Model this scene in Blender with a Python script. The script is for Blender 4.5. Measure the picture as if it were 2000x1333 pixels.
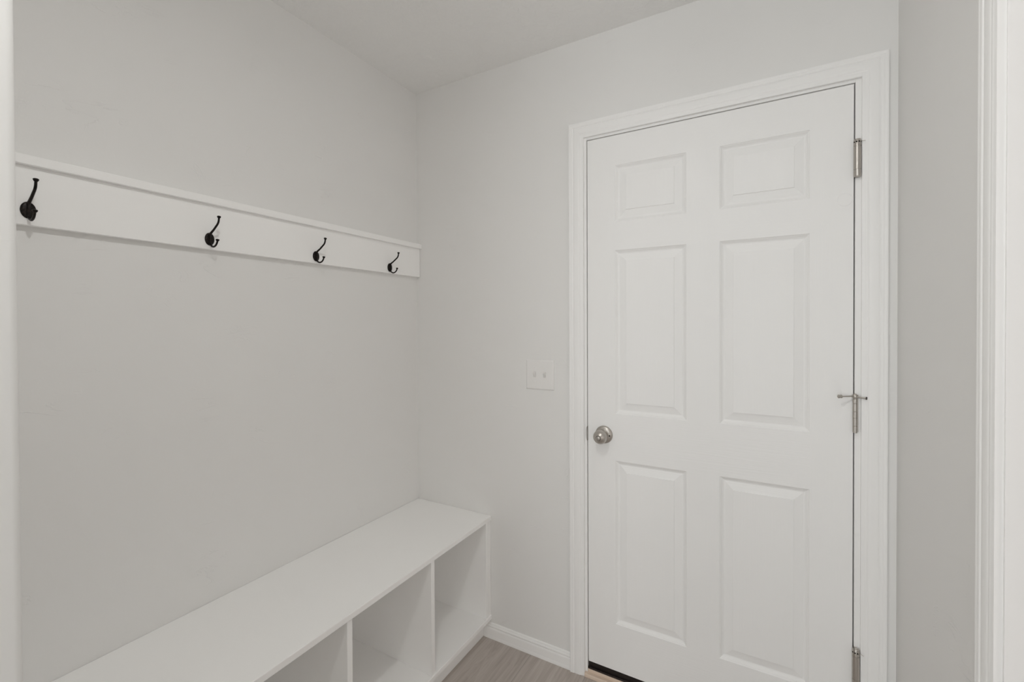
import bpy, bmesh, math
from mathutils import Matrix, Vector

for o in list(bpy.data.objects):
    bpy.data.objects.remove(o, do_unlink=True)
S = bpy.context.scene
COL = S.collection

# ------------------------------------------------------------------ camera
cam_d = bpy.data.cameras.new('camera')
cam = bpy.data.objects.new('camera', cam_d)
COL.objects.link(cam)
cam_d.sensor_fit = 'HORIZONTAL'
cam_d.sensor_width = 36.0
cam_d.lens = 880.6594 * 36.0 / 2000.0
cam_d.shift_y = -23.4077 / 2000.0
cam_d.clip_start = 0.02
yaw, pitch, roll = 0.5157, -0.0098234, -0.0043968
f_ = Vector((-math.sin(yaw) * math.cos(pitch), math.cos(yaw) * math.cos(pitch), math.sin(pitch)))
r_ = Vector((math.cos(yaw), math.sin(yaw), 0.0))
u_ = r_.cross(f_)
r2 = r_ * math.cos(roll) + u_ * math.sin(roll)
u2 = -r_ * math.sin(roll) + u_ * math.cos(roll)
M = Matrix.Identity(4)
for i in range(3):
    M[i][0], M[i][1], M[i][2] = r2[i], u2[i], -f_[i]
M.translation = Vector((1.4754, -1.674, 1.3798))
cam.matrix_world = M
S.camera = cam

# ------------------------------------------------------------------ view, world, light
S.view_settings.view_transform = 'Standard'
S.view_settings.look = 'None'
S.view_settings.gamma = 1.0
S.view_settings.use_curve_mapping = False
S.view_settings.exposure = 0.05

W = bpy.data.worlds.new('world')
S.world = W
W.use_nodes = True
bg = W.node_tree.nodes['Background']
bg.inputs['Color'].default_value = (0.85, 0.93, 1.0, 1)
bg.inputs['Strength'].default_value = 0.3

LIGHT_POS = Vector((1.16, -1.44, 2.40))
C_LAMP, C_END_FILL, C_SIDE, C_HALL = (1.0, 0.995, 0.965), (0.955, 0.985, 1.0), (1.0, 0.945, 0.91), (0.94, 0.985, 1.0)
P_BULB = 2.5        # ceiling lamp over the cubby
P_END_FILL = 30.5      # added fill light at the end of the hall
P_SIDE = 11.6        # added fill light in the unseen room beyond the cased opening
P_DOWN = 4.6         # downward part of the ceiling lamp's light
P_HALL = 7.0        # unseen lamp added for fill, farther back in the hall

def area_light(name, loc, rot, sx, sy, power, color):
    d = bpy.data.lights.new(name, 'AREA')
    d.shape = 'RECTANGLE'
    d.size, d.size_y = sx, sy
    d.energy = power
    d.color = color
    o = bpy.data.objects.new(name, d)
    COL.objects.link(o)
    o.location = loc
    o.rotation_euler = rot
    return o
# fill light added at the unseen hall-end window, behind the camera
area_light('hall_end_fill', (1.10, -5.02, 1.10), (math.radians(90), 0, 0), 1.30, 1.90, P_END_FILL, C_END_FILL)
# fill light added in the unseen room beyond the cased opening
area_light('side_room_fill', (3.52, -2.30, 1.05), (0, math.radians(90), 0), 1.80, 1.40, P_SIDE, C_SIDE)
# bulb of the ceiling lamp
def bulb(loc, power, color, size):
    bd = bpy.data.lights.new('ceiling_bulb', 'POINT')
    bd.energy = power
    bd.color = color
    bd.shadow_soft_size = size
    bo = bpy.data.objects.new('ceiling_bulb', bd)
    COL.objects.link(bo)
    bo.location = loc
HALL_POS = Vector((1.40, -3.30, 2.38))
bulb(LIGHT_POS, P_BULB, C_LAMP, 0.022)
dd = bpy.data.lights.new('ceiling_lamp_downlight', 'AREA')
dd.shape = 'DISK'; dd.size = 0.05; dd.energy = P_DOWN; dd.color = C_LAMP
do = bpy.data.objects.new('ceiling_lamp_downlight', dd)
COL.objects.link(do); do.location = (LIGHT_POS.x, LIGHT_POS.y, LIGHT_POS.z - 0.02)
bulb(HALL_POS, P_HALL, C_HALL, 0.085)  # unseen hall lamp, added as fill light

S.cycles.max_bounces = 16
S.cycles.diffuse_bounces = 14

# ------------------------------------------------------------------ materials
def new_mat(name):
    m = bpy.data.materials.new(name)
    m.use_nodes = True
    nt = m.node_tree
    return m, nt, nt.nodes['Principled BSDF']

def paint(name, col, rough=0.6, spec=0.3, bump=None):
    """bump: list of (scale, strength, distance, detail, stretch)"""
    m, nt, b = new_mat(name)
    b.inputs['Base Color'].default_value = (*col, 1)
    b.inputs['Roughness'].default_value = rough
    b.inputs['Specular IOR Level'].default_value = spec
    if bump:
        tc = nt.nodes.new('ShaderNodeTexCoord')
        prev = None
        for sc, st, dist, det, stretch in bump:
            mp = nt.nodes.new('ShaderNodeMapping')
            mp.inputs['Scale'].default_value = stretch
            nt.links.new(tc.outputs['Object'], mp.inputs['Vector'])
            n = nt.nodes.new('ShaderNodeTexNoise')
            n.inputs['Scale'].default_value = sc
            n.inputs['Detail'].default_value = det
            nt.links.new(mp.outputs['Vector'], n.inputs['Vector'])
            bp = nt.nodes.new('ShaderNodeBump')
            bp.inputs['Strength'].default_value = st
            bp.inputs['Distance'].default_value = dist
            nt.links.new(n.outputs['Fac'], bp.inputs['Height'])
            if prev:
                nt.links.new(prev.outputs['Normal'], bp.inputs['Normal'])
            prev = bp
        nt.links.new(prev.outputs['Normal'], b.inputs['Normal'])
    return m

def wall_material(name, col):
    """rolled paint with sparse hand-trowel ridges"""
    m = paint(name, col, 0.75, 0.22, [(160, 0.10, 0.001, 3, (1, 1, 1))])
    nt = m.node_tree
    b = nt.nodes['Principled BSDF']
    tc = nt.nodes.new('ShaderNodeTexCoord')
    n1 = nt.nodes.new('ShaderNodeTexNoise')
    n1.inputs['Scale'].default_value = 5.0
    n1.inputs['Detail'].default_value = 5.0
    n1.inputs['Distortion'].default_value = 1.6
    mp = nt.nodes.new('ShaderNodeMapping')
    mp.inputs['Scale'].default_value = (1, 1, 2.6)
    nt.links.new(tc.outputs['Object'], mp.inputs['Vector'])
    nt.links.new(mp.outputs['Vector'], n1.inputs['Vector'])
    # thin contour of the noise = ridge line
    s1 = nt.nodes.new('ShaderNodeMath'); s1.operation = 'SUBTRACT'; s1.inputs[1].default_value = 0.5
    s2 = nt.nodes.new('ShaderNodeMath'); s2.operation = 'ABSOLUTE'
    r1 = nt.nodes.new('ShaderNodeMapRange')
    r1.inputs['From Min'].default_value = 0.0; r1.inputs['From Max'].default_value = 0.012
    r1.inputs['To Min'].default_value = 1.0; r1.inputs['To Max'].default_value = 0.0
    nt.links.new(n1.outputs['Fac'], s1.inputs[0]); nt.links.new(s1.outputs[0], s2.inputs[0])
    nt.links.new(s2.outputs[0], r1.inputs['Value'])
    n2 = nt.nodes.new('ShaderNodeTexNoise')
    n2.inputs['Scale'].default_value = 7.0
    nt.links.new(tc.outputs['Object'], n2.inputs['Vector'])
    r2_ = nt.nodes.new('ShaderNodeMapRange')
    r2_.inputs['From Min'].default_value = 0.58; r2_.inputs['From Max'].default_value = 0.68
    nt.links.new(n2.outputs['Fac'], r2_.inputs['Value'])
    mu = nt.nodes.new('ShaderNodeMath'); mu.operation = 'MULTIPLY'
    nt.links.new(r1.outputs[0], mu.inputs[0]); nt.links.new(r2_.outputs[0], mu.inputs[1])
    bp = nt.nodes.new('ShaderNodeBump')
    bp.inputs['Strength'].default_value = 0.55
    bp.inputs['Distance'].default_value = 0.0012
    nt.links.new(mu.outputs[0], bp.inputs['Height'])
    old = b.inputs['Normal'].links[0].from_node
    nt.links.new(old.outputs['Normal'], bp.inputs['Normal'])
    nt.links.new(bp.outputs['Normal'], b.inputs['Normal'])
    return m

WALL = wall_material('wall_paint', (0.80, 0.796, 0.786))
TRIM = paint('trim_paint', (0.885, 0.882, 0.876), 0.42, 0.4)
BENCH = paint('bench_paint', (0.925, 0.922, 0.915), 0.45, 0.35, [(220, 0.05, 0.0005, 2, (1, 1, 1))])
DOOR_V = paint('door_paint_upright_grain', (0.885, 0.882, 0.876), 0.45, 0.4,
               [(60, 0.34, 0.0010, 6, (3.2, 3.2, 0.10))])
DOOR_H = paint('door_paint_level_grain', (0.885, 0.882, 0.876), 0.45, 0.4,
               [(60, 0.34, 0.0010, 6, (0.10, 3.2, 3.2))])
PLASTIC = paint('white_plastic', (0.82, 0.81, 0.80), 0.35, 0.4)

def ceiling_material():
    m, nt, b = new_mat('ceiling_texture_paint')
    b.inputs['Base Color'].default_value = (0.87, 0.868, 0.862, 1)
    b.inputs['Roughness'].default_value = 0.85
    b.inputs['Specular IOR Level'].default_value = 0.15
    tc = nt.nodes.new('ShaderNodeTexCoord')
    n = nt.nodes.new('ShaderNodeTexNoise')
    n.inputs['Scale'].default_value = 38.0
    n.inputs['Detail'].default_value = 3.0
    n.inputs['Distortion'].default_value = 1.2
    nt.links.new(tc.outputs['Object'], n.inputs['Vector'])
    r = nt.nodes.new('ShaderNodeMapRange')
    r.inputs['From Min'].default_value = 0.48; r.inputs['From Max'].default_value = 0.56
    nt.links.new(n.outputs['Fac'], r.inputs['Value'])
    bp = nt.nodes.new('ShaderNodeBump')
    bp.inputs['Strength'].default_value = 0.5
    bp.inputs['Distance'].default_value = 0.0012
    nt.links.new(r.outputs[0], bp.inputs['Height'])
    nt.links.new(bp.outputs['Normal'], b.inputs['Normal'])
    return m
CEIL = ceiling_material()

def metal(name, col, rough, aniso=0.0, metallic=1.0, noise=None):
    m, nt, b = new_mat(name)
    b.inputs['Base Color'].default_value = (*col, 1)
    b.inputs['Metallic'].default_value = metallic
    b.inputs['Roughness'].default_value = rough
    if noise:
        tc = nt.nodes.new('ShaderNodeTexCoord')
        n = nt.nodes.new('ShaderNodeTexNoise'); n.inputs['Scale'].default_value = noise[0]
        nt.links.new(tc.outputs['Object'], n.inputs['Vector'])
        cr = nt.nodes.new('ShaderNodeValToRGB')
        cr.color_ramp.elements[0].color = (*col, 1); cr.color_ramp.elements[0].position = 0.45
        cr.color_ramp.elements[1].color = (*noise[1], 1); cr.color_ramp.elements[1].position = 0.75
        nt.links.new(n.outputs['Fac'], cr.inputs['Fac'])
        nt.links.new(cr.outputs['Color'], b.inputs['Base Color'])
    return m
NICKEL = metal('satin_nickel', (0.51, 0.48, 0.445), 0.38)
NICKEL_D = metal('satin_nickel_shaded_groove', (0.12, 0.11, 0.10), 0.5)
BRONZE = metal('oil_rubbed_bronze', (0.009, 0.007, 0.0065), 0.40, metallic=0.7, noise=(220, (0.035, 0.024, 0.018)))
DARK = paint('dark_hole', (0.01, 0.009, 0.008), 0.8, 0.1)
SWEEP = paint('dark_brown_vinyl', (0.013, 0.008, 0.007), 0.55, 0.3)
THRESH = metal('dark_bronze_aluminium', (0.035, 0.026, 0.024), 0.5, metallic=0.5)
RUBBER = paint('grey_rubber', (0.62, 0.60, 0.57), 0.6, 0.2)
CAULK = paint('weatherstrip_brown', (0.035, 0.025, 0.02), 0.7, 0.2)

def wood_sill():
    m, nt, b = new_mat('bare_oak_sill')
    tc = nt.nodes.new('ShaderNodeTexCoord')
    mp = nt.nodes.new('ShaderNodeMapping'); mp.inputs['Scale'].default_value = (2.0, 60, 60)
    n = nt.nodes.new('ShaderNodeTexNoise'); n.inputs['Scale'].default_value = 4; n.inputs['Detail'].default_value = 5
    cr = nt.nodes.new('ShaderNodeValToRGB')
    cr.color_ramp.elements[0].color = (0.64, 0.50, 0.40, 1)
    cr.color_ramp.elements[1].color = (0.80, 0.68, 0.57, 1)
    nt.links.new(tc.outputs['Object'], mp.inputs['Vector']); nt.links.new(mp.outputs['Vector'], n.inputs['Vector'])
    nt.links.new(n.outputs['Fac'], cr.inputs['Fac']); nt.links.new(cr.outputs['Color'], b.inputs['Base Color'])
    b.inputs['Roughness'].default_value = 0.6
    return m
SILL = wood_sill()

def floor_material():
    m, nt, b = new_mat('grey_oak_plank_floor')
    L = nt.links.new
    tc = nt.nodes.new('ShaderNodeTexCoord')
    sep = nt.nodes.new('ShaderNodeSeparateXYZ'); L(tc.outputs['Object'], sep.inputs[0])
    def math_(op, a, bb=None, v=None):
        n = nt.nodes.new('ShaderNodeMath'); n.operation = op
        if hasattr(a, 'links'): L(a, n.inputs[0])
        else: n.inputs[0].default_value = a
        if bb is not None:
            if hasattr(bb, 'links'): L(bb, n.inputs[1])
            else: n.inputs[1].default_value = bb
        return n.outputs[0]
    PW, PL, X0 = 0.240, 1.22, 0.616
    xs = math_('DIVIDE', math_('SUBTRACT', sep.outputs['X'], X0), PW)
    row = math_('FLOOR', xs)
    fx = math_('FRACT', xs)
    ys = math_('ADD', math_('ADD', math_('DIVIDE', sep.outputs['Y'], PL), 0.62), math_('MULTIPLY', row, 0.3))
    fy = math_('FRACT', ys)
    pid = math_('FLOOR', ys)
    # seam mask
    ex = math_('MULTIPLY', math_('MINIMUM', fx, math_('SUBTRACT', 1.0, fx)), PW)
    ey = math_('MULTIPLY', math_('MINIMUM', fy, math_('SUBTRACT', 1.0, fy)), PL)
    e = math_('MINIMUM', ex, ey)
    seam = nt.nodes.new('ShaderNodeMapRange')
    seam.inputs['From Min'].default_value = 0.0004; seam.inputs['From Max'].default_value = 0.0016
    L(e, seam.inputs['Value'])
    # per-plank offset
    comb = nt.nodes.new('ShaderNodeCombineXYZ')
    L(math_('MULTIPLY', row, 7.13), comb.inputs[0]); L(math_('MULTIPLY', pid, 3.71), comb.inputs[1])
    wn = nt.nodes.new('ShaderNodeTexWhiteNoise'); wn.noise_dimensions = '3D'; L(comb.outputs[0], wn.inputs['Vector'])
    off = nt.nodes.new('ShaderNodeVectorMath'); off.operation = 'SCALE'; off.inputs['Scale'].default_value = 9.0
    L(wn.outputs['Color'], off.inputs[0])
    ad = nt.nodes.new('ShaderNodeVectorMath'); ad.operation = 'ADD'
    L(tc.outputs['Object'], ad.inputs[0]); L(off.outputs[0], ad.inputs[1])
    mp = nt.nodes.new('ShaderNodeMapping'); mp.inputs['Scale'].default_value = (9.0, 0.8, 1.0)
    L(ad.outputs[0], mp.inputs['Vector'])
    g1 = nt.nodes.new('ShaderNodeTexNoise'); g1.inputs['Scale'].default_value = 1.6; g1.inputs['Detail'].default_value = 6; g1.inputs['Distortion'].default_value = 1.4
    L(mp.outputs[0], g1.inputs['Vector'])
    mp2 = nt.nodes.new('ShaderNodeMapping'); mp2.inputs['Scale'].default_value = (70.0, 2.5, 1.0)
    L(ad.outputs[0], mp2.inputs['Vector'])
    g2 = nt.nodes.new('ShaderNodeTexNoise'); g2.inputs['Scale'].default_value = 2.0; g2.inputs['Detail'].default_value = 4
    L(mp2.outputs[0], g2.inputs['Vector'])
    mix = math_('ADD', math_('MULTIPLY', g1.outputs['Fac'], 0.6), math_('MULTIPLY', g2.outputs['Fac'], 0.4))
    # cathedral grain: rings of the stretched noise
    ring = math_('MULTIPLY', math_('ADD', math_('SINE', math_('MULTIPLY', g1.outputs['Fac'], 60.0)), 1.0), 0.035)
    mix = math_('SUBTRACT', mix, ring)
    cr = nt.nodes.new('ShaderNodeValToRGB')
    cr.color_ramp.elements[0].position = 0.28; cr.color_ramp.elements[0].color = (0.36, 0.31, 0.278, 1)
    cr.color_ramp.elements[1].position = 0.68; cr.color_ramp.elements[1].color = (0.56, 0.515, 0.475, 1)
    L(mix, cr.inputs['Fac'])
    tint = nt.nodes.new('ShaderNodeMapRange')
    tint.inputs['To Min'].default_value = 0.88; tint.inputs['To Max'].default_value = 1.1
    L(wn.outputs['Value'], tint.inputs['Value'])
    mx = nt.nodes.new('ShaderNodeVectorMath'); mx.operation = 'SCALE'
    L(cr.outputs['Color'], mx.inputs[0]); L(tint.outputs[0], mx.inputs['Scale'])
    sc = nt.nodes.new('ShaderNodeVectorMath'); sc.operation = 'SCALE'
    sm = nt.nodes.new('ShaderNodeMapRange'); sm.inputs['To Min'].default_value = 0.62; sm.inputs['To Max'].default_value = 1.0
    L(seam.outputs[0], sm.inputs['Value'])
    L(mx.outputs[0], sc.inputs[0]); L(sm.outputs[0], sc.inputs['Scale'])
    L(sc.outputs[0], b.inputs['Base Color'])
    b.inputs['Roughness'].default_value = 0.5
    bp = nt.nodes.new('ShaderNodeBump'); bp.inputs['Strength'].default_value = 0.25; bp.inputs['Distance'].default_value = 0.001
    L(math_('ADD', g2.outputs['Fac'], seam.outputs[0]), bp.inputs['Height'])
    L(bp.outputs['Normal'], b.inputs['Normal'])
    return m
FLOOR = floor_material()

def emissive(name, col, strength):
    m, nt, b = new_mat(name)
    b.inputs['Base Color'].default_value = (0.9, 0.9, 0.88, 1)
    b.inputs['Emission Color'].default_value = (*col, 1)
    b.inputs['Emission Strength'].default_value = strength
    return m

# ------------------------------------------------------------------ mesh helpers
def finish(name, bm, mats, parent=None, smooth=False, auto=None):
    bmesh.ops.recalc_face_normals(bm, faces=bm.faces)
    me = bpy.data.meshes.new(name)
    bm.to_mesh(me); bm.free()
    for m in (mats if isinstance(mats, (list, tuple)) else [mats]):
        me.materials.append(m)
    if smooth:
        for p in me.polygons: p.use_smooth = True
        if auto is not None:
            try: me.set_sharp_from_angle(angle=math.radians(auto))
            except Exception: pass
    o = bpy.data.objects.new(name, me)
    COL.objects.link(o)
    if parent is not None:
        o.parent = parent
        if parent.parent is None:
            o.matrix_parent_inverse = Matrix.Translation(-parent.location)
    return o

def box(bm, x0, x1, y0, y1, z0, z1, bev=0.0, seg=2, mi=0):
    vs = [bm.verts.new(p) for p in ((x0,y0,z0),(x1,y0,z0),(x1,y1,z0),(x0,y1,z0),(x0,y0,z1),(x1,y0,z1),(x1,y1,z1),(x0,y1,z1))]
    fs = [bm.faces.new([vs[i] for i in q]) for q in ((0,3,2,1),(4,5,6,7),(0,1,5,4),(1,2,6,5),(2,3,7,6),(3,0,4,7))]
    for f in fs: f.material_index = mi
    if bev > 0:
        es = {e for f in fs for e in f.edges}
        bmesh.ops.bevel(bm, geom=list(es), offset=bev, segments=seg, affect='EDGES', profile=0.5)
    return vs

def boxes(*bs, bev=0.0):
    bm = bmesh.new()
    for b in bs: box(bm, *b, bev=bev)
    return bm

def lathe(bm, prof, origin, axis, seg=40, sx=1.0, sy=1.0, mi=0):
    """prof: list of (radius, height along axis); axis: Vector. sx, sy squash the section"""
    axis = Vector(axis).normalized()
    t = Vector((0, 0, 1)) if abs(axis.z) < 0.9 else Vector((1, 0, 0))
    a = axis.cross(t).normalized(); b = axis.cross(a).normalized()
    o = Vector(origin)
    rings = []
    for r, h in prof:
        if r <= 1e-7:
            rings.append([bm.verts.new(o + axis * h)])
        else:
            rings.append([bm.verts.new(o + axis * h + a * (r * sx * math.cos(2*math.pi*k/seg)) + b * (r * sy * math.sin(2*math.pi*k/seg))) for k in range(seg)])
    for p, q in zip(rings, rings[1:]):
        for k in range(seg):
            k2 = (k + 1) % seg
            if len(p) == 1 and len(q) == 1: continue
            if len(p) == 1: f = bm.faces.new((p[0], q[k], q[k2]))
            elif len(q) == 1: f = bm.faces.new((p[k], q[0], p[k2]))
            else: f = bm.faces.new((p[k], q[k], q[k2], p[k2]))
            f.material_index = mi
    if len(rings[0]) > 1: bm.faces.new(rings[0]).material_index = mi
    if len(rings[-1]) > 1: bm.faces.new(list(reversed(rings[-1]))).material_index = mi

def catmull(pts, n=6):
    out = []
    P = [pts[0]] + list(pts) + [pts[-1]]
    for i in range(1, len(P) - 2):
        for k in range(n):
            t = k / n
            out.append(tuple(0.5 * ((2*P[i][j]) + (-P[i-1][j] + P[i+1][j]) * t + (2*P[i-1][j] - 5*P[i][j] + 4*P[i+1][j] - P[i+2][j]) * t*t + (-P[i-1][j] + 3*P[i][j] - 3*P[i+1][j] + P[i+2][j]) * t**3) for j in range(len(P[0]))))
    out.append(tuple(pts[-1]))
    return out

def tube(bm, pts, seg=14, mi=0):
    """pts: (x,y,z,r)"""
    rings = []
    for i, p in enumerate(pts):
        c = Vector(p[:3])
        d = (Vector(pts[min(i+1, len(pts)-1)][:3]) - Vector(pts[max(i-1, 0)][:3])).normalized()
        side = Vector((0, 1, 0))
        if abs(d.dot(side)) > 0.95: side = Vector((0, 0, 1))
        a = d.cross(side).normalized(); b = d.cross(a).normalized()
        rings.append([bm.verts.new(c + a * (p[3]*math.cos(2*math.pi*k/seg)) + b * (p[3]*math.sin(2*math.pi*k/seg))) for k in range(seg)])
    for p, q in zip(rings, rings[1:]):
        for k in range(seg):
            f = bm.faces.new((p[k], p[(k+1) % seg], q[(k+1) % seg], q[k])); f.material_index = mi
    bm.faces.new(rings[0]).material_index = mi
    bm.faces.new(list(reversed(rings[-1]))).material_index = mi

def structure(o, label=None):
    o['kind'] = 'structure'
    if label: o['label'] = label
    return o

def thing(name, label, cat, loc, group=None):
    o = bpy.data.objects.new(name, None)
    COL.objects.link(o)
    o.empty_display_size = 0.05
    o.location = loc
    o['label'] = label; o['category'] = cat
    if group: o['group'] = group
    bpy.context.view_layer.update()
    return o

# ------------------------------------------------------------------ dimensions
H = 2.4908                     # ceiling height
XR = 1.800                     # face of the right wall
DL, DR = 0.8660, 1.6980        # door slab edges
DB, DT = 0.0594, 2.0905
JL, JR, JT = 0.8622, 1.7016, 2.0945   # jamb faces around the door
CIL, CIR, CIT = 0.8525, 1.7162, 2.1035  # casing inner edges
STUB_X, STUB_Y = 0.8271, -1.525
OPY, OPY2, OPZ = -0.6795, -1.60, 2.0945   # opening in the right wall

# ------------------------------------------------------------------ room shell
structure(finish('floor', boxes((-0.2, 3.8, -5.2, 0.2, -0.06, 0.0)), FLOOR))
structure(finish('ceiling', boxes((-0.2, 3.8, -5.2, 0.2, H, H + 0.06)), CEIL))
structure(finish('wall_left', boxes((-0.12, 0.0, -5.1, 0.0, 0.0, H)), WALL))
structure(finish('wall_back', boxes((-0.12, JL - 0.018, 0.0, 0.12, 0, H), (JR + 0.018, XR + 0.12, 0.0, 0.12, 0, H),
                                    (JL - 0.018, JR + 0.018, 0.0, 0.12, JT + 0.018, H)), WALL))
structure(finish('wall_right', boxes((XR, XR + 0.12, OPY + 0.018, 0.0, 0, H), (XR, XR + 0.12, -5.1, OPY2 - 0.018, 0, H),
                                     (XR, XR + 0.12, OPY2 - 0.018, OPY + 0.018, OPZ + 0.018, H)), WALL))
bm = bmesh.new()
box(bm, 0.0, STUB_X, STUB_Y - 0.125, STUB_Y, 0, H)
bmesh.ops.bevel(bm, geom=[e for e in bm.edges if abs(e.verts[0].co.x - STUB_X) < 1e-6 and abs(e.verts[1].co.x - STUB_X) < 1e-6 and abs(e.verts[0].co.z - e.verts[1].co.z) > 1], offset=0.007, segments=6, affect='EDGES', profile=0.5)
structure(finish('wall_near', bm, WALL, None, True, 40))
# wall at the end of the hall, with a window added for the fill light
structure(finish('wall_front', boxes((-0.12, 0.45, -5.22, -5.1, 0, H), (1.75, 3.72, -5.22, -5.1, 0, H),
                                     (0.45, 1.75, -5.22, -5.1, 0, 0.14), (0.45, 1.75, -5.22, -5.1, 2.10, H)), WALL))
w = structure(finish('added_window_1', boxes((0.42, 0.48, -5.19, -5.10, 0.11, 2.13), (1.72, 1.78, -5.19, -5.10, 0.11, 2.13),
                                       (0.48, 1.72, -5.19, -5.10, 0.11, 0.17), (0.48, 1.72, -5.19, -5.10, 2.07, 2.13),
                                       (1.085, 1.115, -5.17, -5.12, 0.17, 2.07)), TRIM))
# side room beyond the cased opening
structure(finish('wall_side_far', boxes((3.60, 3.72, -5.1, 0.0, 0, H)), WALL))
structure(finish('wall_side_back', boxes((XR + 0.12, 3.60, 0.0, 0.12, 0, H)), WALL))

# ------------------------------------------------------------------ mouldings
# casing profile: (distance outward from the inner edge 0..1, thickness)
CAS = [(0.0, 0.0), (0.0, 0.0062), (0.03, 0.0074), (0.12, 0.0076), (0.15, 0.0082), (0.19, 0.0098), (0.23, 0.0102),
       (0.26, 0.0098), (0.285, 0.0110), (0.33, 0.0122), (0.40, 0.0130), (0.50, 0.0134), (0.60, 0.0134), (0.665, 0.0128),
       (0.685, 0.0118), (0.70, 0.0126), (0.73, 0.0150), (0.77, 0.0160), (0.82, 0.0164), (0.85, 0.0158),
       (0.865, 0.0162), (0.90, 0.0174), (0.96, 0.0176), (0.99, 0.0168), (1.0, 0.0150), (1.0, 0.0)]
CAS = [(o, 0.0 if t == 0 else 0.0105 + (t - 0.0062) * 0.0071 / 0.0114) for o, t in CAS]
def strip(rows, closed=True):
    """rows: list of point lists (sections); skin consecutive ones and cap the ends"""
    bm = bmesh.new()
    rr = [[bm.verts.new(p) for p in row] for row in rows]
    n = len(rr[0])
    for a, b in zip(rr, rr[1:]):
        for k in range(n):
            bm.faces.new((a[k], a[(k+1) % n], b[(k+1) % n], b[k]))
    bm.faces.new(rr[0]); bm.faces.new(list(reversed(rr[-1])))
    return bm

def casing(parent, wl, wr, wt, xl, xr, zt, to3d, zb=0.0):
    """three mitred legs. to3d(u, t, z): u along the wall, t out of it"""
    L = [[to3d(xl - o * wl, t, zb) for o, t in CAS], [to3d(xl - o * wl, t, zt + o * wt) for o, t in CAS]]
    R = [[to3d(xr + o * wr, t, zb) for o, t in CAS], [to3d(xr + o * wr, t, zt + o * wt) for o, t in CAS]]
    T = [[to3d(xl - o * wl, t, zt + o * wt) for o, t in CAS], [to3d(xr + o * wr, t, zt + o * wt) for o, t in CAS]]
    finish('side_casing', strip(L), TRIM, parent, True, 25)
    finish('side_casing', strip(R), TRIM, parent, True, 25)
    finish('head_casing', strip(T), TRIM, parent, True, 25)

# door jamb + casing in the back wall
JAMB = boxes((JL - 0.018, JL, 0.0, 0.12, 0.0, JT + 0.018), (JR, JR + 0.018, 0.0, 0.12, 0.0, JT + 0.018), (JL, JR, 0.0, 0.12, JT, JT + 0.018), bev=0.0008)
t1 = structure(finish('trim_1', JAMB, TRIM), 'white door jamb and moulded casing around the six-panel door')
casing(t1, CIL - 0.7940, 1.7770 - CIR, 2.1622 - CIT, CIL, CIR, CIT, lambda u, t, z: (u, -t, z))
finish('stop_moulding', boxes((JL, JL + 0.011, 0.052, 0.085, 0.03, JT), (JR - 0.011, JR, 0.052, 0.085, 0.03, JT), (JL + 0.011, JR - 0.011, 0.052, 0.085, JT - 0.011, JT)), TRIM, t1)
finish('weatherstrip', boxes((JL, JL + 0.010, 0.0455, 0.052, 0.03, JT), (JR - 0.010, JR, 0.0455, 0.052, 0.03, JT), (JL + 0.01, JR - 0.01, 0.0455, 0.052, JT - 0.010, JT)), CAULK, t1)
# strike plate lip curling out of the latch-side jamb
bm = bmesh.new()
n = 10
pl = []
for k in range(n + 1):
    z = 0.925 + (0.981 - 0.925) * k / n
    wdt = 0.0042 * (1 - ((k - n/2) / (n/2)) ** 4) + 0.0004
    row = []
    for j in range(6):
        a = j / 5
        row.append((JL + 0.0005 - wdt * a, 0.001 - 0.0016 * math.sin(a * math.pi * 0.5), z))
    pl.append(row)
vv = [[bm.verts.new(p) for p in row] for row in pl]
for a, b in zip(vv, vv[1:]):
    for j in range(5): bm.faces.new((a[j], a[j+1], b[j+1], b[j]))
bmesh.ops.solidify(bm, geom=bm.faces[:], thickness=0.0012)
box(bm, JL, JL + 0.0012, 0.002, 0.035, 0.925, 0.981)
sp = finish('strike_plate', bm, NICKEL, t1, True, 40)
sp['label'] = 'satin nickel strike plate lip'

# cased opening in the right wall
JAMB2 = boxes((XR, XR + 0.12, OPY, OPY + 0.018, 0.0, OPZ + 0.018), (XR, XR + 0.12, OPY2 - 0.018, OPY2, 0.0, OPZ + 0.018), (XR, XR + 0.12, OPY2, OPY, OPZ, OPZ + 0.018), bev=0.0008)
t2 = structure(finish('trim_2', JAMB2, TRIM), 'white cased opening in the right wall')
casing(t2, 0.0535, 0.0535, 0.0535, OPY2 - 0.005, OPY + 0.005, OPZ + 0.005, lambda u, t, z: (XR - t, u, z))

# baseboards: profile (height, thickness)
BB = [(0.0, 0.0), (0.0, 0.0125), (0.008, 0.0125), (0.0125, 0.0112), (0.016, 0.0108), (0.038, 0.0104), (0.043, 0.0100),
      (0.0455, 0.0088), (0.047, 0.0076), (0.0485, 0.0086), (0.052, 0.0094), (0.0555, 0.0086), (0.057, 0.0066), (0.0585, 0.0060), (0.0625, 0.0052), (0.0650, 0.0030), (0.0655, 0.0)]
def baseboard(name, to3d, u0, u1):
    return structure(finish(name, strip([[to3d(u0, t, z) for z, t in BB], [to3d(u1, t, z) for z, t in BB]]), TRIM, None, True, 25))
baseboard('baseboard_back', lambda u, t, z: (u, -t, z), 0.3815, 0.7940)
baseboard('baseboard_right', lambda u, t, z: (XR - t, u, z), -0.0001, OPY + 0.0590)

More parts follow.
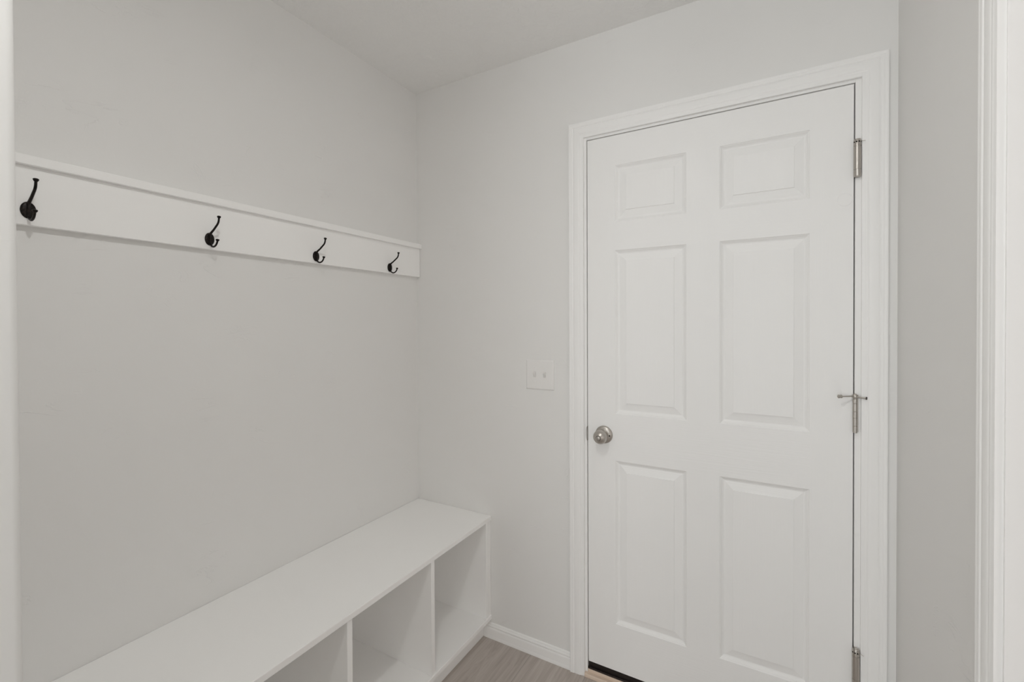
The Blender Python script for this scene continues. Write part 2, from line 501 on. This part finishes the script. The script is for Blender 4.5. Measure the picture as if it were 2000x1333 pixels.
# ------------------------------------------------------------------ the six-panel door
XS = [DL, 0.9745, 1.2278, 1.3341, 1.5891, DR]
ZS = [DB, 0.2387, 0.8617, 1.0404, 1.6583, 1.7667, 1.9784, DT]
PROF = [(0.0, 0.0), (0.0006, 0.0008), (0.0026, 0.0026), (0.0040, 0.0030), (0.0046, 0.0042), (0.0070, 0.0064), (0.0100, 0.0084),
        (0.0130, 0.0095), (0.0155, 0.0096), (0.0180, 0.0088), (0.0408, 0.0036), (0.0412, 0.0014), (0.0418, 0.0010)]
bm = bmesh.new()
def quad(pts, mi):
    f = bm.faces.new([bm.verts.new(p) for p in pts]); f.material_index = mi
for i in range(5):
    for j in range(7):
        x0, x1, z0, z1 = XS[i], XS[i+1], ZS[j], ZS[j+1]
        if i in (1, 3) and j in (1, 3, 5):
            prev = None
            for off, dep in PROF:
                cur = [(x0+off, dep, z0+off), (x1-off, dep, z0+off), (x1-off, dep, z1-off), (x0+off, dep, z1-off)]
                if prev:
                    for k in range(4):
                        quad((prev[k], prev[(k+1) % 4], cur[(k+1) % 4], cur[k]), 1 if k in (0, 2) else 0)
                prev = cur
            quad(prev, 0)
        else:
            rail = (i in (1, 3)) or (i == 2 and j in (0, 6, 2))
            quad(((x0,0,z0),(x1,0,z0),(x1,0,z1),(x0,0,z1)), 1 if rail else 0)
# edges and rear face
quad(((DL,0.044,DB),(DL,0.044,DT),(DR,0.044,DT),(DR,0.044,DB)), 0)
quad(((DL,0,DB),(DL,0,DT),(DL,0.044,DT),(DL,0.044,DB)), 0)
quad(((DR,0,DB),(DR,0.044,DB),(DR,0.044,DT),(DR,0,DT)), 0)
quad(((DL,0,DT),(DR,0,DT),(DR,0.044,DT),(DL,0.044,DT)), 0)
quad(((DL,0,DB),(DL,0.044,DB),(DR,0.044,DB),(DR,0,DB)), 0)
bmesh.ops.remove_doubles(bm, verts=bm.verts, dist=1e-6)
door = structure(finish('door_1', bm, [DOOR_V, DOOR_H]), 'white six-panel door with satin nickel knob and hinges')

# door sweep below the slab
sw = finish('door_sweep', boxes((DL + 0.0005, DR - 0.0005, 0.003, 0.040, 0.0425, DB), (DL + 0.0005, DR - 0.0005, 0.0065, 0.036, 0.034, 0.0425)), SWEEP, door)
sw['label'] = 'dark brown door sweep'

# door knob (rosette, ball, turn button)
KX, KZ = 0.9305, 0.957
bm = bmesh.new()
lathe(bm, [(0.0335, 0.0), (0.0340, 0.0016), (0.0332, 0.0042), (0.0315, 0.0062), (0.0270, 0.0088), (0.0200, 0.0112), (0.0150, 0.0120)], (KX, 0.0, KZ), (0, -1, 0), 64)
kn = finish('door_knob', bm, NICKEL, door, True, 50)
kn['label'] = 'satin nickel round door knob'
def sub(name, bm, mat, parent, smooth=True, auto=50):
    o = finish(name, bm, mat, None, smooth, auto)
    o.parent = parent
    return o
bm = bmesh.new()
prof = [(0.0150, 0.010), (0.0140, 0.0145), (0.0142, 0.019), (0.0165, 0.024), (0.0205, 0.030)]
for k in range(0, 15):
    a = math.radians(-38 + k * 7.2)
    prof.append((0.0262 * math.cos(a), 0.0475 + 0.0225 * math.sin(a)))
prof += [(0.0100, 0.0692), (0.0096, 0.0690), (0.0094, 0.0672)]
lathe(bm, prof, (KX, 0.0, KZ), (0, -1, 0), 64)
sub('knob_ball', bm, NICKEL, kn)
bm = bmesh.new()
lathe(bm, [(0.0096, 0.0), (0.0094, 0.0012)], (KX, -0.0668, KZ), (0, -1, 0), 32)
sub('button_recess', bm, NICKEL_D, kn)
bm = bmesh.new()
lathe(bm, [(0.0078, 0.0), (0.0078, 0.0040), (0.0068, 0.0050), (0.0, 0.0052)], (KX, -0.0668, KZ), (0, -1, 0), 32)
box(bm, KX - 0.0070, KX + 0.0070, -0.0745, -0.0715, KZ - 0.0016, KZ + 0.0016, bev=0.0007)
sub('turn_button', bm, NICKEL, kn)
bm = bmesh.new()
lathe(bm, [(0.0028, 0.0), (0.0026, 0.0042), (0.0, 0.0044)], (KX + 0.0232, -0.0075, KZ - 0.001), (0.25, -1, 0), 20)
sub('screw_hole', bm, DARK, kn)

# faint round disc in trim paint on the slab below the top hinge
bm = bmesh.new()
lathe(bm, [(0.0195, 0.0), (0.0193, 0.0003), (0.0170, 0.0007), (0.0110, 0.0011), (0.0, 0.0013)], (1.6772, 0.0, 1.7500), (0, -1, 0), 48)
pd = finish('round_disc', bm, TRIM, door, True, 50)
pd['label'] = 'faint round white disc'

# hinges
def spring_hinge(zc):
    hx, hy, R = 1.7052, -0.0098, 0.0094
    z0, z1 = zc - 0.0560, zc + 0.0560
    bm = bmesh.new()
    lathe(bm, [(0.0045, z0), (0.0080, z0 + 0.0015), (R, z0 + 0.0050), (R, z0 + 0.0215), (R - 0.0012, z0 + 0.0216), (R - 0.0012, z0 + 0.0228), (R, z0 + 0.0229),
               (R, z1 - 0.0215), (R - 0.0012, z1 - 0.0214), (R - 0.0012, z1 - 0.0200), (R, z1 - 0.0199), (R, z1 - 0.0030), (R - 0.0012, z1 - 0.0004), (0.0040, z1), (0.0030, z1 + 0.0015), (0, z1 + 0.0016)],
          (hx, hy, 0), (0, 0, 1), 48)
    h = finish('spring_hinge', bm, NICKEL, door, True, 35)
    h['label'] = 'satin nickel self-closing hinge'
    bm = bmesh.new()   # pin holes round the tension cap
    for a in (-150, -110, -70, -30):
        r = math.radians(a)
        lathe(bm, [(0.0021, R - 0.003), (0.0021, R + 0.00015), (0.0, R + 0.0002)], (hx, hy, z1 - 0.0095), (math.cos(r), math.sin(r), 0), 14)
    sub('adjusting_hole', bm, DARK, h)
    bm = bmesh.new()
    tube(bm, [(hx + 0.006, hy - 0.006, z1 - 0.0085, 0.0008), (hx + 0.0175, hy - 0.0100, z1 - 0.0105, 0.0008)], 10)
    sub('tension_pin', bm, NICKEL, h)
    bm = bmesh.new()
    box(bm, 1.6984, 1.7000, -0.004, 0.030, z0 + 0.006, z1 - 0.006)
    box(bm, 1.7004, 1.7014, -0.004, 0.030, z0 + 0.006, z1 - 0.006)
    sub('hinge_leaf', bm, NICKEL, h)
spring_hinge(1.8665)
spring_hinge(0.3530)
# plain middle hinge with five knuckles
hx, hy, R = 1.7020, -0.0072, 0.0063
z0, z1 = 1.0553, 1.1545
bm = bmesh.new()
pr = [(0.0035, z0 - 0.003), (0.0052, z0 - 0.002), (0.0052, z0)]
n = 5
ed = [z0, 1.0736, 1.0979, 1.1168, 1.1413, z1]
for a, b in zip(ed, ed[1:]):
    pr += [(R - 0.0008, a), (R, a + 0.0007), (R, b - 0.0007), (R - 0.0008, b)]
pr += [(0.0050, z1), (0.0050, z1 + 0.002), (0.0, z1 + 0.0025)]
lathe(bm, pr, (hx, hy, 0), (0, 0, 1), 36)
mh = finish('butt_hinge', bm, NICKEL, door, True, 35)
mh['label'] = 'satin nickel knuckle hinge at mid height'
bm = bmesh.new()
box(bm, hx - 0.0030, hx - 0.0010, -0.004, 0.030, z0 + 0.001, z1 - 0.001)
box(bm, hx + 0.0010, hx + 0.0088, -0.0040, 0.0005, z0 + 0.001, z1 - 0.001)
sub('hinge_leaf', bm, NICKEL, mh)
# hinge-pin door stop on the middle hinge
zs = 1.1610
bm = bmesh.new()
lathe(bm, [(0.0070, zs - 0.0040), (0.0076, zs - 0.0030), (0.0076, zs + 0.0045), (0.0066, zs + 0.0060), (0.0040, zs + 0.0064), (0.0036, zs + 0.0085), (0.0, zs + 0.0090)], (hx, hy, 0), (0, 0, 1), 32)
ds = finish('hinge_pin_stop', bm, NICKEL, door, True, 40)
ds['label'] = 'satin nickel hinge-pin door stop with two arms'
bm = bmesh.new()
tube(bm, [(hx - 0.004, hy - 0.002, zs + 0.001, 0.0019), (hx - 0.036, hy - 0.0215, zs + 0.001, 0.0019)], 12)
sub('stop_rod', bm, NICKEL, ds)
bm = bmesh.new()
d = Vector((-0.85, -0.52, 0)).normalized()
lathe(bm, [(0.0044, 0.0), (0.0052, 0.0006), (0.0052, 0.0022), (0.0044, 0.0034), (0.0044, 0.0060), (0.0052, 0.0072), (0.0052, 0.0098), (0.0040, 0.0108), (0, 0.0110)], Vector((hx - 0.035, hy - 0.0208, zs + 0.001)), d, 28)
sub('rod_tip', bm, NICKEL, ds)
bm = bmesh.new()
tube(bm, [(hx + 0.004, hy - 0.003, zs - 0.0005, 0.0030), (hx + 0.013, hy - 0.0085, zs - 0.001, 0.0022), (hx + 0.024, hy - 0.0115, zs - 0.0015, 0.0030)], 14)
sub('bumper_arm', bm, NICKEL, ds)
bm = bmesh.new()
lathe(bm, [(0.0034, 0), (0.0042, 0.0006), (0.0042, 0.0026), (0.0034, 0.0034), (0, 0.0036)], (hx + 0.0235, hy - 0.0113, zs - 0.0015), (0.9, -0.25, -0.04), 24)
sub('bumper_pad', bm, NICKEL_D, ds)

# ------------------------------------------------------------------ threshold under the door
th = thing('door_threshold', 'bare light wood door sill with dark bronze strip under the six-panel door', 'threshold', (1.284, 0.0, 0.0))
bm = bmesh.new()
box(bm, CIL + 0.0008, CIR - 0.0008, -0.0150, -0.0003, 0.0002, 0.0155, bev=0.0015)
finish('sill_nosing', bm, SILL, th)
bm = bmesh.new()
box(bm, JL + 0.0004, JR - 0.0004, -0.0002, 0.110, 0.0002, 0.0265, bev=0.0010)
finish('sill_board', bm, SILL, th)
bm = bmesh.new()
box(bm, JL + 0.0006, JR - 0.0006, 0.0015, 0.110, 0.0266, 0.0338, bev=0.0008)
finish('threshold_strip', bm, THRESH, th)

# ------------------------------------------------------------------ storage bench
bench = thing('storage_bench', 'long low white cubby bench built along the left wall', 'bench', (0.21, -0.76, 0.0))
BX = 0.4190
YE = STUB_Y + 0.0015
ZT, TH = 0.5387, 0.0190
bm = bmesh.new(); box(bm, 0.0008, BX, YE, -0.0008, ZT - TH, ZT, bev=0.0016)
finish('bench_top', bm, BENCH, bench)
ZSF = 0.1000
bm = bmesh.new(); box(bm, 0.0008, BX, YE, -0.0008, ZSF - TH, ZSF, bev=0.0016)
finish('bottom_shelf', bm, BENCH, bench)
for y in (-0.3955, -0.7710, -1.1465):
    bm = bmesh.new(); box(bm, 0.0008, 0.4145, y - 0.0095, y + 0.0095, ZSF, ZT - TH, bev=0.0008)
    finish('divider', bm, BENCH, bench)
for y0, y1 in ((-0.0392, -0.0202), (YE, YE + 0.019)):
    bm = bmesh.new(); box(bm, 0.0008, 0.4145, y0, y1, ZSF, ZT - TH, bev=0.0008)
    finish('end_panel', bm, BENCH, bench)
bm = bmesh.new(); box(bm, 0.3950, 0.4138, -0.0190, -0.0008, ZSF, ZT - TH, bev=0.0014)
finish('filler_strip', bm, BENCH, bench)
bm = bmesh.new(); box(bm, 0.3620, 0.3800, YE, -0.0008, 0.0004, ZSF - TH)
box(bm, 0.3800, 0.3812, YE, -0.0008, 0.0004, 0.040, bev=0.0003)
finish('toe_kick', bm, BENCH, bench)

# ------------------------------------------------------------------ coat rail
rail = thing('coat_rail', 'white painted board with ledge cap high on the left wall carrying four hooks', 'coat rail', (0.0, -0.76, 1.61))
bm = bmesh.new(); box(bm, 0.0004, 0.0190, YE, -0.0020, 1.6100, 1.7440, bev=0.0010)
finish('back_board', bm, BENCH, rail)
bm = bmesh.new(); box(bm, 0.0004, 0.0325, YE, -0.0012, 1.7440, 1.7660, bev=0.0018)
finish('ledge_cap', bm, BENCH, rail)

# ------------------------------------------------------------------ coat hooks
def make_hook():
    root = thing('coat_hook', '', 'hook', (0, 0, 0))
    x0 = 0.0190
    bm = bmesh.new()
    lathe(bm, [(0.0186, 0.0), (0.0190, 0.0010), (0.0184, 0.0026), (0.0160, 0.0038), (0.0120, 0.0046), (0.0, 0.0050)], (x0, 0, 0), (1, 0, 0), 48, 0.70, 1.0)
    plate = finish('mounting_plate', bm, BRONZE, None, True, 45); plate.parent = root
    bm = bmesh.new()
    tube(bm, [(x0 + 0.0042, 0, 0.0155, 0.0036), (x0 + 0.0052, 0, 0.006, 0.0032), (x0 + 0.0054, 0, -0.006, 0.0032), (x0 + 0.0042, 0, -0.0155, 0.0036)], 14)
    spine = finish('spine', bm, BRONZE, None, True, 60); spine.parent = root
    bm = bmesh.new()
    up = catmull([(x0 + 0.0030, 0, 0.0125, 0.0038), (0.0290, 0, 0.0180, 0.0033), (0.0420, 0, 0.0250, 0.0030), (0.0550, 0, 0.0335, 0.0029), (0.0650, 0, 0.0405, 0.0028), (0.0700, 0, 0.0475, 0.0027), (0.0722, 0, 0.0570, 0.0026)])
    tube(bm, up, 16)
    lathe(bm, [(0.0026, -0.0042), (0.0040, -0.0022), (0.0052, 0.0004), (0.0052, 0.0016), (0.0040, 0.0031), (0.0018, 0.0038), (0, 0.0040)], (0.0724, 0, 0.0600), (0.12, 0, 1), 28)
    a = finish('upper_prong', bm, BRONZE, None, True, 60); a.parent = root
    bm = bmesh.new()
    lo = catmull([(x0 + 0.0030, 0, -0.0130, 0.0036), (0.0265, 0, -0.0178, 0.0030), (0.0340, 0, -0.0228, 0.0028), (0.0430, 0, -0.0245, 0.0027), (0.0530, 0, -0.0215, 0.0026), (0.0595, 0, -0.0155, 0.0025), (0.0625, 0, -0.0095, 0.0025)])
    tube(bm, lo, 16)
    lathe(bm, [(0.0025, -0.0036), (0.0040, -0.0018), (0.0050, 0.0004), (0.0050, 0.0014), (0.0038, 0.0028), (0.0016, 0.0034), (0, 0.0036)], (0.0632, 0, -0.0068), (0.15, 0, 1), 28)
    b = finish('lower_prong', bm, BRONZE, None, True, 60); b.parent = root
    for s in (-1, 1):
        bm = bmesh.new()
        lathe(bm, [(0.0024, 0.0), (0.0024, 0.0006), (0.0018, 0.0010), (0.0006, 0.0010), (0.0, 0.0002)], (x0 + 0.0040, s * 0.0078, 0.0), (1, 0, 0), 18)
        c = finish('screw', bm, BRONZE, None, True, 45); c.parent = root
    return root
hook = make_hook()
parts = list(hook.children)
HOOKS = [(-1.3235, 1.6435, 'dark bronze double coat hook nearest the camera, at the left end of the white rail'),
         (-0.9423, 1.6400, 'dark bronze double coat hook second from the left on the white rail'),
         (-0.5760, 1.6363, 'dark bronze double coat hook third from the left on the white rail'),
         (-0.2012, 1.6350, 'dark bronze double coat hook farthest away, beside the room corner')]
for i, (y, z, lab) in enumerate(HOOKS):
    if i == 0:
        o = hook
    else:
        o = hook.copy(); COL.objects.link(o)
        for p in parts:
            q = p.copy(); COL.objects.link(q); q.parent = o
    o.location = (0.0, y, z)
    o['label'] = lab
    o['group'] = 'coat hooks on the white rail'

# ------------------------------------------------------------------ light switch
SX0, SX1, SZ0, SZ1 = 0.5960, 0.7225, 1.1110, 1.2345
sx, sz = (SX0 + SX1) / 2, (SZ0 + SZ1) / 2
sww = thing('light_switch', 'white double toggle switch plate on the wall left of the door', 'light switch', (sx, 0.0, sz))
bm = bmesh.new()
def ring(i, y): return [(SX0 + i, y, SZ0 + i), (SX1 - i, y, SZ0 + i), (SX1 - i, y, SZ1 - i), (SX0 + i, y, SZ1 - i)]
rows = [ring(0.0, -0.0003), ring(0.0, -0.0020), ring(0.0012, -0.0036), ring(0.0035, -0.0050), ring(0.0060, -0.0055)]
vv = [[bm.verts.new(p) for p in r] for r in rows]
for a, b in zip(vv, vv[1:]):
    for k in range(4): bm.faces.new((a[k], a[(k+1) % 4], b[(k+1) % 4], b[k]))
bm.faces.new(vv[-1]); bm.faces.new(list(reversed(vv[0])))
finish('cover_plate', bm, PLASTIC, sww)
for tx in (sx - 0.023, sx + 0.023):
    bm = bmesh.new()
    y = -0.0056
    fr = [(tx - 0.0052, tx + 0.0052, sz - 0.0125, sz - 0.0118), (tx - 0.0052, tx + 0.0052, sz + 0.0118, sz + 0.0125), (tx - 0.0052, tx - 0.0046, sz - 0.0118, sz + 0.0118), (tx + 0.0046, tx + 0.0052, sz - 0.0118, sz + 0.0118)]
    # lever: wedge tipped upward
    pts0 = [(tx - 0.0043, y, sz - 0.0105), (tx + 0.0043, y, sz - 0.0105), (tx + 0.0043, y, sz + 0.0105), (tx - 0.0043, y, sz + 0.0105)]
    pts1 = [(tx - 0.0040, y - 0.0030, sz - 0.0060), (tx + 0.0040, y - 0.0030, sz - 0.0060), (tx + 0.0040, y - 0.0050, sz + 0.0100), (tx - 0.0040, y - 0.0050, sz + 0.0100)]
    pts2 = [(tx - 0.0034, y - 0.0115, sz + 0.0050), (tx + 0.0034, y - 0.0115, sz + 0.0050), (tx + 0.0034, y - 0.0125, sz + 0.0110), (tx - 0.0034, y - 0.0125, sz + 0.0110)]
    vv = [[bm.verts.new(p) for p in r] for r in (pts0, pts1, pts2)]
    for a, b in zip(vv, vv[1:]):
        for k in range(4): bm.faces.new((a[k], a[(k+1) % 4], b[(k+1) % 4], b[k]))
    bm.faces.new(vv[-1]); bm.faces.new(list(reversed(vv[0])))
    bmesh.ops.bevel(bm, geom=bm.edges[:], offset=0.0006, segments=2, affect='EDGES')
    tg = finish('toggle', bm, PLASTIC, sww)
    bm = bmesh.new()
    for (a, b, c, d_) in fr: box(bm, a, b, y - 0.0003, y + 0.0004, c, d_)
    sub('toggle_collar', bm, RUBBER, tg)
    for s in (-1, 1):
        bm = bmesh.new()
        lathe(bm, [(0.0030, 0.0), (0.0028, 0.0009), (0.0012, 0.0014), (0, 0.0014)], (tx, y + 0.0003, sz + s * 0.0302), (0, -1, 0), 18)
        box(bm, tx - 0.0024, tx + 0.0024, y - 0.0013, y - 0.0008, sz + s * 0.0302 - 0.0003, sz + s * 0.0302 + 0.0003)
        finish('screw', bm, PLASTIC, sww, True, 45)

# ------------------------------------------------------------------ ceiling lamp (above the frame, gives the shadows) and added hall fill lamp
for lp, lab in ((LIGHT_POS, 'round flush white ceiling lamp above the cubby bench'), (HALL_POS, 'round flush white lamp added as unseen fill farther back in the hall')):
    lamp = thing('ceiling_lamp', lab, 'ceiling lamp', (lp.x, lp.y, H))
    bm = bmesh.new()
    lathe(bm, [(0.150, 0.0), (0.155, -0.006), (0.155, -0.010), (0.146, -0.012), (0.146, -0.004)], (lp.x, lp.y, H - 0.0005), (0, 0, 1), 64)
    finish('lamp_base', bm, TRIM, lamp, True, 40)
